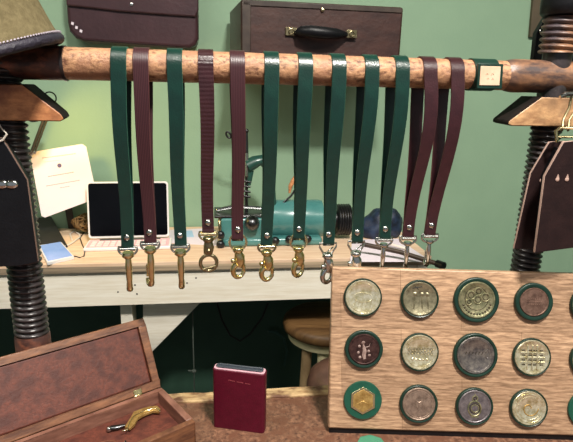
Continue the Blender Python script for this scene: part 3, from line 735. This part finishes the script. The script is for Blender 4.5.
for (px, py, Y) in ((557.5,178,.612),(567,178,.612),(541.5,179,.650)):
    b = MB(); c = atY(px, py+1.5, Y-.0005); b.ball(c, .0028, 'pouch_edge', 12, (1,.25,1)); b.prism([c+V((-.0022,-.0004,.001)), c+V((.0022,-.0004,.001)), c+V((0,-.0004,.007))], (0,.0009,0), 'pouch_edge'); b.build('teardrop_hole', t, label='pale teardrop cut-out')
b = MB(); b.tube([atY(*p, .63) for p in ((557,142),(556,131),(560,128),(580,128),(583,131),(583,142))], .0022, 'pale_brass', 8); b.tube([atY(*p,.63) for p in ((556,137),(583,137))], .0016, 'pale_brass', 8)
b.build('brass_ring', t, label='square brass ring')
b = MB()
for k, (x0, x1) in enumerate(((572,562),(580,568),(586,575))):
    b.tube([atY(x0,93,.645), atY(x0-3,108,.642), atY(x1+1,120,.638), atY(x1,131,.632)], .0016, 'old_brass', 8)
b.tube([atY(560,97,.64), atY(566,94,.64), atY(590,93,.64)], [.0022,.0036,.0036], 'nickel', 10)
b.build('hanger', t, label='brass wires and silver bar over the nut')
# studded black strap behind the upper right screw
t = thing('studded_holster', atY(545,60,.75), 'black leather holster piece with silver studs behind the upper right screw', 'holster')
panel(t, 'body', [(559,4),(575,2),(585,66),(533,66),(536.5,33),(545,18)], .745, .01, 'black', 'black')
for px, py, s in ((541.5,31.5,.0034),(547,30.5,.0018),(556,12,.003)):
    b = MB(); b.ball(atY(px,py,.744), s, 'nickel', 12, (1,.5,1.1)); b.build('stud', t, label='bright silver stud')
# dark knob on top of the right screw
b = MB(angle=60); b.lathe([(.030,1.4565),(.033,1.459),(.034,1.47),(.034,1.52),(.026,1.54),(.01,1.545)], (SXR+.004,BY,0), ZA, 'black'); b.build('screw_cap', origin=(SXR,BY,1.4565), label='dark round cap on top of the right press screw', cat='cap')

# ------------------------------------------------------------------ shelf, chest, bag and hide on the wall
b = MB(bevel=.002); sp = atY(300, 62, 1.42); sx0, sx1 = atY(236,60,1.28).x, atY(400,60,1.28).x
SHZ = atY(300, 61, 1.26).z
b.box((sx0-.004, 1.25, SHZ-.016), (sx1+.004, WY-.001, SHZ), 'beam_dark'); b.build('wall_shelf', label='narrow dark wall shelf under the leather chest, behind the wooden beam', cat='shelf')
c0 = atY(241, 55, 1.262); c1 = atY(400, 58, 1.275); ctop = atY(300, 2, 1.27).z
ce = (V((c1.x,c1.y,0))-V((c0.x,c0.y,0))); cwid = ce.length; ce.normalize(); cnn = V((-ce.y, ce.x, 0)); c0 = V((c0.x, c0.y, SHZ))
HCH = ctop-SHZ
t = thing('leather_chest', c0+ce*cwid/2+cnn*.1, 'dark brown leather chest with a black carrying handle, on the wall shelf', 'chest')
b = MB(bevel=.006, seg=3); b.prism([c0, c0+ce*cwid, c0+ce*cwid+cnn*.22, c0+cnn*.22-ce*.012], (0,0,HCH), 'chest'); b.build('body', t)
b = MB(bevel=.0015)
for (a, z0, z1) in ((0,0,HCH),): 
    b.frame(c0+ce*.012-cnn*.001+ZA*HCH/2, ce*.010, cnn*.0015, ZA*(HCH/2-.004), 'chest_trim')
b.frame(c0+ce*cwid/2-cnn*.001+ZA*(HCH-.008), ce*(cwid/2-.004), cnn*.0015, ZA*.006, 'chest_trim'); b.build('edge_trim', t)
b = MB(angle=60)
hp = [atY(296,33,1.258), atY(301,31.5,1.242), atY(311,31.5,1.236), atY(325,33,1.236), atY(337,34,1.240), atY(346,34.5,1.258)]
b.tube(hp, [.006,.012,.0135,.0135,.012,.006], 'black', 14, flatn=1); b.build('handle', t, label='black padded leather handle')
for px in (291, 351.5):
    b = MB(bevel=.001); c = atY(px, 31.5 if px < 300 else 34, 1.262); b.frame(c, ce*.013, cnn*.003, ZA*.009, 'old_brass'); b.torus(c-cnn*.004, ce, ZA, .006, .0016, 'old_brass', 20, 6); b.build('handle_mount', t, label='small brass handle plate')
b = MB(); b.lathe([(.005,0),(.004,.003),(.001,.004)], atY(322.5,10,1.2665), -YA, 'old_brass', 14); b.build('lock_stud', t)

t = thing('leather_satchel', atY(132,48,1.48), 'dark brown leather satchel hung on the green wall at the top left', 'bag')
Yg = WY-.062
out = [(65,-45),(66,8),(67,22),(69,31),(75,38),(84,42),(130,45),(180,48.5),(190,48.5),(196,45),(198.5,38),(198,0),(198,-40)]
b = MB(bevel=.010, seg=4); b.prism([atY(*p, Yg) for p in out], (0,WY-Yg-.001,0), 'bag'); b.build('body', t)
fl = [(65,-46),(66,5.5),(90,8),(120,11.5),(160,14.5),(196,17),(198.5,10),(198.5,-41)]
b = MB(bevel=.004, seg=3); b.prism([atY(*p, Yg-.008) for p in fl], (0,.009,0), 'bag'); fo = b.build('flap', t)
b = MB(); b.lathe([(.005,0),(.004,.002),(.001,.003)], atY(131.5,4.5,Yg-.0082), -YA, 'nickel', 14); b.build('snap', fo, label='small silver snap')
b = MB(); 
for px, py in ((72.5,23.5),(76.5,27.5),(81,31)): 
    c = atY(px,py,Yg-.0005); b.frame(c, V((.0028,0,-.001)), YA*.0006, V((.0008,0,.0032)), 'paper')
b.build('white_marks', t, label='three small white marks')
b = MB(); b.tube([atY(*p, Yg+.002) for p in ((70,31),(76,36.5),(85,40),(130,43),(180,46.3),(189,46),(194,43),(196,38))], .0011, 'black', 6); b.build('seam', t)
b = MB(bevel=.001); b.prism([atY(*p, WY-.012) for p in ((536,-30),(560,-30),(570,36),(530,37))], (0,.011,0), 'brown_hang'); b.build('leather_hide', label='olive brown leather piece hanging on the wall at the upper right', cat='leather')

# ------------------------------------------------------------------ on the bench
# laptop
kf0, kf1 = atZ(83,252,BZ), atZ(171,249.5,BZ); lx = (kf1-kf0).normalized(); ly = V((-lx.y, lx.x, 0)); lw = (kf1-kf0).length
hd = .078
t = thing('laptop', kf0+lx*lw/2+ly*hd/2, 'open laptop with pale pink deck and black screen, on the bench', 'laptop')
b = MB(bevel=.003, seg=3); b.prism([kf0, kf0+lx*lw, kf0+lx*lw+ly*hd, kf0+ly*hd], (0,0,.009), 'lap_white'); b.build('base', t)
b = MB(bevel=.001); q = kf0+ZA*.009; b.prism([q+lx*.006+ly*.006, q+lx*(lw-.006)+ly*.006, q+lx*(lw-.006)+ly*(hd-.006), q+lx*.006+ly*(hd-.006)], (0,0,.0008), 'lap_pink'); b.build('deck', t, label='pale pink deck')
b = MB(); q = kf0+ly*(-.0003)+ZA*.0055
b = MB(bevel=.0005)
for r_ in range(3):
    for k in range(12): b.frame(kf0+lx*(.02+k*(lw-.04)/11)+ly*(.018+r_*.016)+ZA*.0102, lx*.0062, ly*.006, ZA*.0005, 'lap_white')
b.build('keyboard', t)
b = MB(); b.frame(kf0+lx*lw*.5+ly*(hd-.012)+ZA*.0104, lx*lw*.36, ly*.003, ZA*.0012, 'black_plastic'); b.build('hinge_slot', t)
hb = kf0+ly*(hd-.004)+ZA*.012-lx*.004; tp = atP(92, 184, hb, ly); sh = (tp-hb).z; su = (ZA+ly*.16).normalized(); sn = lx.cross(su)
if sn.y > 0: sn = -sn
SHH = sh*1.02
def sp_(a, z, d=0): return hb+lx*a+su*z+sn*d
def rrect(x0, x1, z0, z1, r, d):
    o_ = []
    for cx2, cz2, a0 in ((x1-r,z0+r,-PI/2),(x1-r,z1-r,0),(x0+r,z1-r,PI/2),(x0+r,z0+r,PI)):
        for k in range(5): a = a0+PI/2*k/4; o_.append(sp_(cx2+r*math.cos(a), cz2+r*math.sin(a), d))
    return o_
b = MB(bevel=.001); b.prism(rrect(.004, lw-.003, 0, SHH, .008, 0), -sn*.006, 'lap_white'); ld = b.build('screen_lid', t)
b = MB(); b.prism(rrect(.0085, lw-.0075, .006, SHH-.004, .006, .0006), -sn*.0008, 'screen'); b.build('screen', ld, label='black glossy screen')
# phone, notebook
def flat(name, pts, z0, h, m, top=None, inset=.004, **k):
    q = [atZ(*p, z0) for p in pts]; c = sum(q, V())/len(q)
    t = thing(name, c, k['label'], k['cat'])
    b = MB(bevel=.001); b.prism(q, (0,0,h), m); b.build('body', t)
    if top:
        b = MB(); b.prism([c+(p-c)*.90+ZA*h for p in q], (0,0,.0005), top[0]); b.build(top[1], t, label=top[2])
    return t
flat('phone', ((38.5,248),(61,244),(74.5,259.5),(47.5,265.5)), BZ, .008, 'lap_white', ('phone_screen','phone_screen','lit pale blue screen'), label='mobile phone with a lit pale blue screen on the bench edge', cat='phone')
nq = [atZ(34,217.5,BZ+.034), atZ(51.5,216.5,BZ+.034), atZ(68,246,BZ+.004), atZ(40,250,BZ+.004)]
b = MB(bevel=.002); lo_ = [V((p.x, p.y, BZ)) for p in nq]; b.add(nq+lo_, [(0,1,2,3),(7,6,5,4),(0,4,5,1),(1,5,6,2),(2,6,7,3),(3,7,4,0)], 'note')
b.build('wedge_case', label='charcoal grey sloping case lying behind the lit phone', cat='case')
flat('paper_sheet', ((168,243),(170,230),(214,228),(219,246)), BZ, .0006, 'paper', None, label='white paper sheet on the bench between laptop and sewing machine', cat='paper')
flat('paper_sheet', ((176,237),(178,231),(192,230.5),(194,237)), BZ+.0007, .0005, 'paper_blue', None, label='small pale blue paper on the white sheet beside the laptop', cat='paper')
b = MB(); b.tube([atZ(x,y,BZ+.0015) for x,y in ((74,256),(80,257.5),(84,256),(85,250),(82,244),(80,238),(84,232))], .0014, 'cable_black', 6); b.build('phone_cable', label='thin dark cable curling from the phone to the laptop', cat='cable')
b = MB(); b.tube([atZ(x,y,BZ+.0028) for x,y in ((64,247),(72,243),(80,237),(79,234),(74,231),(70,234),(72,240))], .0022, 'cable_white', 6)
b.build('charging_cable', label='white charging cable looped behind the phone', cat='cable')
# certificate
ca_ = [atY(30,152.5,1.44), atY(83,144,1.44), atY(87,147,1.44), atY(96.5,197,1.42), atY(42,217.5,1.40)]
pn = (ca_[1]-ca_[0]).cross(ca_[4]-ca_[0]).normalized()
if pn.y > 0: pn = -pn
q = [atP(x,y,ca_[0],pn) for x,y in ((30,154),(33,151.8),(82,144),(86,146.5),(97,196.5),(96,198.5),(45,217.5),(41.5,216))]
t = thing('certificate', q[6], 'white printed card with a small round emblem, propped on the bench by the lamp', 'card')
b = MB(); b.prism(q, -pn*.0015, 'paper'); b.build('card', t)
b = MB(); e1_ = (q[2]-q[1]).normalized(); e2_ = pn.cross(e1_).normalized()
c = atP(59.5,165.5,ca_[0],pn)+pn*.0006; b.lathe([(.0055,0),(.0055,.0004)], c, pn, 'ink_dark', 20); b.build('emblem', t, label='small dark round emblem')
b = MB()
for (x0,y0,x1,y1,w_) in ((42,158,76,153.5,.0012),(48,176.5,74,172,.0012),(46,186,80,180,.0010),(60,187.8,70,186,.0009),(44,162,60,160,.0005)):
    p0, p1 = atP(x0,y0,ca_[0],pn)+pn*.0005, atP(x1,y1,ca_[0],pn)+pn*.0005; N_ = max(4,int((p1-p0).length/.006))
    b = MB()
    for k in range(N_): b.tube([p0.lerp(p1,(k+.1)/N_), p0.lerp(p1,(k+.8)/N_)], w_, 'ink', 4)
    b.build('printed_line', t)
b = MB(bevel=.001); cq = (q[1]+q[6])/2; b.prism([q[1].lerp(q[2],.5)-pn*.002-e1_*.01, q[1].lerp(q[2],.5)-pn*.002+e1_*.01, V((cq.x+.06,1.505,BZ)), V((cq.x+.04,1.505,BZ))], (0,.002,0), 'note'); b.build('easel_back', t)
# twine
b = MB(angle=70); c = atZ(86,233,BZ)
for k in range(26):
    r_ = random.uniform(.014,.026); ax1 = V((random.uniform(-1,1),random.uniform(-.5,.5),random.uniform(-.5,.5))).normalized(); ax2_ = ax1.orthogonal().normalized()
    ax2_ = (ax2_*math.cos(k)+ax1.cross(ax2_)*math.sin(k)).normalized()
    b.torus(c+V((random.uniform(-.014,.014),random.uniform(-.008,.008),.031)), ax1, ax2_, r_, .0019, 'rope', 20, 5)
b.build('twine_coil', label='tangled brown twine lying behind the laptop', cat='twine')
# desk lamp
lb_ = V((-.56, 1.43, BZ)); t = thing('desk_lamp', lb_, 'slim grey desk lamp with warm bulb behind the left screw', 'lamp')
b = MB(angle=50); b.lathe([(.05,0),(.05,.008),(.02,.014),(.008,.02)], lb_, ZA, 'lamp', 32); b.build('base', t)
e1p, e2p = atY(32,151,1.43), atY(44,119,1.43)
b = MB(); b.tube([lb_+ZA*.015, lb_+V((0,0,.16)), e1p], .005, 'lamp', 10); b.tube([e1p, e2p], .0045, 'lamp', 10); b.tube([e1p+XA*.008, e2p+XA*.008], .0025, 'lamp', 8); b.tube([e2p, atY(48,108,1.38)], .004, 'lamp', 8); b.build('arm', t)
hp_ = atY(36,104,1.30); hdir = V((.35,.35,-1)).normalized()
b = MB(angle=60); b.tube([atY(48,108,1.38), hp_], .004, 'lamp', 8); b.lathe([(.012,-.012),(.022,0),(.032,.03),(.030,.03),(.020,.002),(.0005,0)], hp_, hdir, 'lamp', 32, False); b.build('lamp_shade', t)
b = MB(); b.ball(hp_+hdir*.016, .011, 'bulb', 14); b.build('bulb', t, label='warm glowing bulb')
# ------------------------------------------------------------------ sewing machine
MY = 1.36
def a_(x, y, Y=MY): return atY(x, y, Y)
t = thing('sewing_machine', a_(275,255,MY), 'teal enamelled sewing machine standing on the pine bench', 'sewing machine')
k = MY/505
x0, x1 = a_(221,240).x, a_(322,240).x
b = MB(bevel=.008, seg=4)
b.box((x0+.004, MY-.055, BZ), (x1-.01, MY+.10, BZ+.022), 'teal'); b.build('bed', t)
ax_z = BZ+.004+(atY(285,200,MY+.015).z-BZ-.004)/2; rad = (atY(285,200,MY+.015).z-BZ-.004)/2; xa_, xb_ = a_(262,225).x, a_(323,225).x
b = MB(angle=40); b.lathe([(rad*.7,0),(rad*.94,.003),(rad,.008),(rad,xb_-xa_-.012),(rad*.96,xb_-xa_-.004),(rad*.7,xb_-xa_)], (xa_,MY+.015,ax_z), XA, 'teal', 48)
b.box((xa_+.006,MY-.02,BZ+.01),(xb_-.01,MY+.055,ax_z),'teal'); b.build('motor_body', t)
b = MB(bevel=.006, seg=3); zl = a_(240,214).z; b.box((x0, MY-.05, BZ+.004), (xa_+.004, MY+.06, zl), 'teal'); b.build('head', t)
b = MB(bevel=.002); b.box((a_(214,210).x, MY-.045, zl), (a_(262,210).x, MY+.055, zl+.007), 'dark_steel')
b.tube([a_(216,210), a_(236,206), a_(262,208)], [.004,.006,.004], 'nickel', 10); b.build('needle_plate', t, label='steel plate')
b = MB(angle=50); b.torus(a_(219.5,226,MY-.02), YA, ZA, .030, .0035, 'old_brass', 32, 8); b.build('face_ring', t, label='brass ring on the left face')
b = MB(angle=50); c = a_(252,223,MY-.06); b.lathe([(.010,-.01),(.016,-.004),(.020,.0),(.018,.012),(.010,.02),(.004,.022)], c, -YA, 'dark_steel', 28); b.build('tension_dial', t, label='dark steel dial')
for (px, py) in ((220.5,234),(220.5,243.5),(275,240),(289,238.5),(307,238)):
    b = MB(angle=50); c = a_(px, py, MY-.05); b.lathe([(.004,-.012),(.004,0),(.010,.002),(.011,.010),(.008,.015),(.002,.017)], c, -YA, 'black_plastic', 22); b.build('knob', t, label='black knob')
# needle post and C arm
b = MB(angle=50); pb = a_(246.5,210); b.tube([V((pb.x,MY+.0,zl)), a_(246.5,178), a_(246.5,150), a_(246.5,130)], [.0045,.0045,.005,.0035], 'dark_steel', 12)
b.tube([a_(247,176,MY-.006), a_(247,153,MY-.006)], .0042, 'nickel', 12); b.ball(a_(246.5,131), .006, 'black_plastic', 12)
for yy in (181,186,191,196): b.tube([a_(243.5,yy,MY-.005), a_(250.5,yy+1,MY-.005)], .003, 'black_plastic', 8)
b.build('needle_bar', t, label='steel needle post')
b = MB(angle=60); b.tube([a_(246,143), a_(238,141), a_(231.5,139)], .003, 'black_plastic', 8); b.torus(a_(228.5,135), (XA+ZA*.6).normalized(), (ZA-XA*.6).normalized(), .0085, .0026, 'black_plastic', 22, 8, sx=.6); b.build('presser_lever', t, label='black wire lever')
b = MB(angle=60)
arm = [a_(248,166), a_(255,162), a_(262,160), a_(268,166), a_(271,180), a_(272,200), a_(272,214)]
b.tube(arm, [.022,.021,.019,.016,.013,.014,.018], 'teal_dark', 18, flatn=.8)
b.tube([a_(249,160), a_(250,172), a_(249,185)], [.008,.010,.005], 'teal_dark', 12)
b.build('arm', t, label='dark green curved arm')
b = MB(angle=60); b.tube([a_(270,209), a_(282,204), a_(291,196), a_(295,190)], .003, 'dark_steel', 8); b.build('thread_rod', t)
b = MB(angle=60); b.tube([a_(289.5,193), a_(290.5,186), a_(293.5,180), a_(295,176)], [.003,.006,.006,.003], 'nut', 10); b.build('wooden_lever', t, label='small orange-brown lever')
b = MB(angle=50); xw = a_(336,228).x; prof = [(rad*.5,-.03),(rad*.5,0)]
for i in range(6): prof += [(rad*.78,.001+i*.007),(rad*.84,.0035+i*.007),(rad*.78,.006+i*.007)]
prof += [(rad*.7,.044),(rad*.3,.05)]
b.lathe(prof, (xw,MY+.015,ax_z-.004), XA, 'black_plastic', 48); b.build('handwheel', t, label='black ribbed handwheel')

# navy bundle, white sheet, rod, cable
b = MB(angle=80); c = a_(381,226,1.39); n, K = 40, 20; vs, fs = [], []
for i in range(K+1):
    for j in range(n):
        tt, q = PI*i/K, 2*PI*j/n; d = V((math.sin(tt)*math.cos(q), math.sin(tt)*math.sin(q), math.cos(tt)))
        r_ = 1+.22*noise.noise(d*1.6+V((3,1,7)))+.07*noise.noise(d*6)
        p = c+V((d.x*.062*r_+.014*d.z, d.y*.05*r_, d.z*.052*r_)); p.z = max(p.z, BZ+.001); vs.append(p)
for i in range(K):
    for j in range(n): fs.append((i*n+j,(i+1)*n+j,(i+1)*n+(j+1)%n,i*n+(j+1)%n))
b.add(vs, fs, 'indigo'); b.build('cloth_bundle', label='dark navy cloth bundle on the bench right of the black handwheel', cat='cloth')
flat('paper_sheet', ((350,262),(352,240),(398,239),(432,262)), BZ, .0008, 'paper', None, label='white paper sheet under the navy bundle and the dark rod', cat='paper')
b = MB(angle=60); b.tube([atZ(362,244,BZ+.03), atZ(400,252,BZ+.022), atZ(438,264,BZ+.010)], .006, 'stick', 12); b.tube([atZ(437,263.5,BZ+.010), atZ(444,266,BZ+.010)], .0095, 'black_plastic', 12); b.build('rod', label='dark brown rod with black end lying slanted on the bench', cat='rod')
b = MB(angle=60); b.tube([atY(378,245,1.30), atY(392,244.5,1.27), atY(404,248,1.25), atY(412,255,1.235), atY(417,263,1.215), atY(418.5,268,1.197)], .0032, 'cable_white', 8); b.build('white_cable', label='white cable curving over the bench by the dark rod', cat='cable')

# ------------------------------------------------------------------ under the bench
b = MB(); p = [atY(192.5,304,1.3), atY(193,340,1.3), atY(194,371,1.3), atY(194.5,400,1.3), atY(195,440,1.3)]
b.tube(p, .0018, 'cord_grey', 6); b.ball(p[2], .007, 'cord_grey', 10, (1,1,.8)); b.tube([p[2], p[2]-XA*.016+ZA*.002], .002, 'cord_grey', 6); b.build('hanging_cord', label='thin grey cord with a knot hanging below the bench', cat='cord')
b = MB(); b.tube([atY(x,y,1.4) for x,y in ((217,303),(222,320),(230,335),(240,341),(250,334),(262,318),(268,303))], .003, 'cable_black', 8); b.build('cable_loop', label='black cable loop drooping under the bench', cat='cable')
b = MB(); b.tube([atY(x,y,1.49) for x,y in ((268,331),(276,332),(284,338),(287,352),(284,366))], [.004,.006,.004,.004,.003], 'teal_hose', 8); b.build('teal_hose', label='short dull teal hose against the dark wall left of the stool', cat='hose')  # teal reflection below the bench, given solid shape as a curved tube
sc = atZ(326, 317, .74); 
t = thing('round_stool', V((sc.x, sc.y, 0)), 'round wooden stool with a cream edged seat standing under the bench', 'stool')
b = MB(angle=50); b.lathe([(.106,.705),(.117,.713),(.119,.722),(.116,.733),(.106,.740),(.02,.740)], (sc.x,sc.y,0), ZA, 'stool_wood', 48); b.build('seat', t)
b = MB(angle=50); b.lathe([(.09,.682),(.103,.684),(.106,.705),(.09,.708)], (sc.x,sc.y,0), ZA, 'stool_cream', 48); b.build('seat_ring', t, label='cream painted ring under the seat')
for a, mm in ((-2.4,'stool_leg'),(-1.85,'stool_cream'),(-.5,'stool_leg'),(1.2,'stool_cream')):
    b = MB(angle=50); b.tube([V((sc.x+.08*math.cos(a), sc.y+.08*math.sin(a), .69)), V((sc.x+.125*math.cos(a), sc.y+.125*math.sin(a), .004))], [.014,.012], mm, 14); b.build('leg', t)
sc = atZ(344, 372, .70); t = thing('leather_stool', V((sc.x, sc.y, 0)), 'low stool with a rounded brown leather cushion behind the table, left of the board', 'stool')
b = MB(angle=60); b.lathe([(.05,.625),(.075,.63),(.086,.645),(.088,.665),(.082,.69),(.068,.704),(.04,.712),(.002,.714)], (sc.x,sc.y,0), ZA, 'saddle', 48); b.build('cushion', t)
for a in (.8,2.4,3.9,5.5):
    b = MB(angle=50); b.tube([V((sc.x+.05*math.cos(a), sc.y+.05*math.sin(a), .628)), V((sc.x+.065*math.cos(a), sc.y+.065*math.sin(a), .004))], .012, 'stool_leg', 12); b.build('leg', t)

# ------------------------------------------------------------------ light
def area(name, loc, tgt, size, power, col):
    l = bpy.data.lights.new(name, 'AREA'); l.shape = 'RECTANGLE'; l.size, l.size_y = size; l.energy = power; l.color = col
    o = bpy.data.objects.new(name, l); COL.objects.link(o); o.location = loc
    o.rotation_euler = (V(tgt)-V(loc)).to_track_quat('-Z', 'Y').to_euler(); return o
KX = [((.35, -.2, 2.6), (.22,.2), 72), ((-.9,.25,2.6), (1.2,.3), 17), ((1.5,-.6,2.6), (1.2,.3), 12)]
for i, (loc, sz, pw) in enumerate(KX):
    t = thing('ceiling_light', (loc[0],loc[1],2.66), ['square ceiling lamp above the strap rail','long ceiling lamp behind the camera on the left','long ceiling lamp behind the camera on the right'][i], 'ceiling light')
    b = MB(bevel=.003); b.box((loc[0]-sz[0]/2-.02,loc[1]-sz[1]/2-.02,2.63),(loc[0]+sz[0]/2+.02,loc[1]+sz[1]/2+.02,2.70),'lap_white'); b.build('housing', t)
    b = MB(); b.box((loc[0]-sz[0]/2,loc[1]-sz[1]/2,2.622),(loc[0]+sz[0]/2,loc[1]+sz[1]/2,2.632),'panel_light'); b.build('diffuser', t)
    area('ceiling_lamp_light', (loc[0],loc[1],2.61), (loc[0],loc[1],0), sz, pw, (1,.95,.87))
sl = bpy.data.lights.new('desk_lamp_light', 'SPOT'); sl.energy = 1.9; sl.color = (1,.66,.16); sl.spot_size = 2.8; sl.spot_blend = .6; sl.shadow_soft_size = .02
so = bpy.data.objects.new('desk_lamp_light', sl); COL.objects.link(so); so.location = hp_+hdir*.036
so.rotation_euler = V((.8,.8,-.75)).to_track_quat('-Z','Y').to_euler()
wd = bpy.data.worlds.new('world'); S.world = wd; wd.use_nodes = True
bg = wd.node_tree.nodes['Background']; bg.inputs[0].default_value = (.86,.93,1,1); bg.inputs[1].default_value = .28
S.view_settings.view_transform = 'Standard'; S.view_settings.look = 'None'; S.view_settings.gamma = 1; S.view_settings.exposure = .0
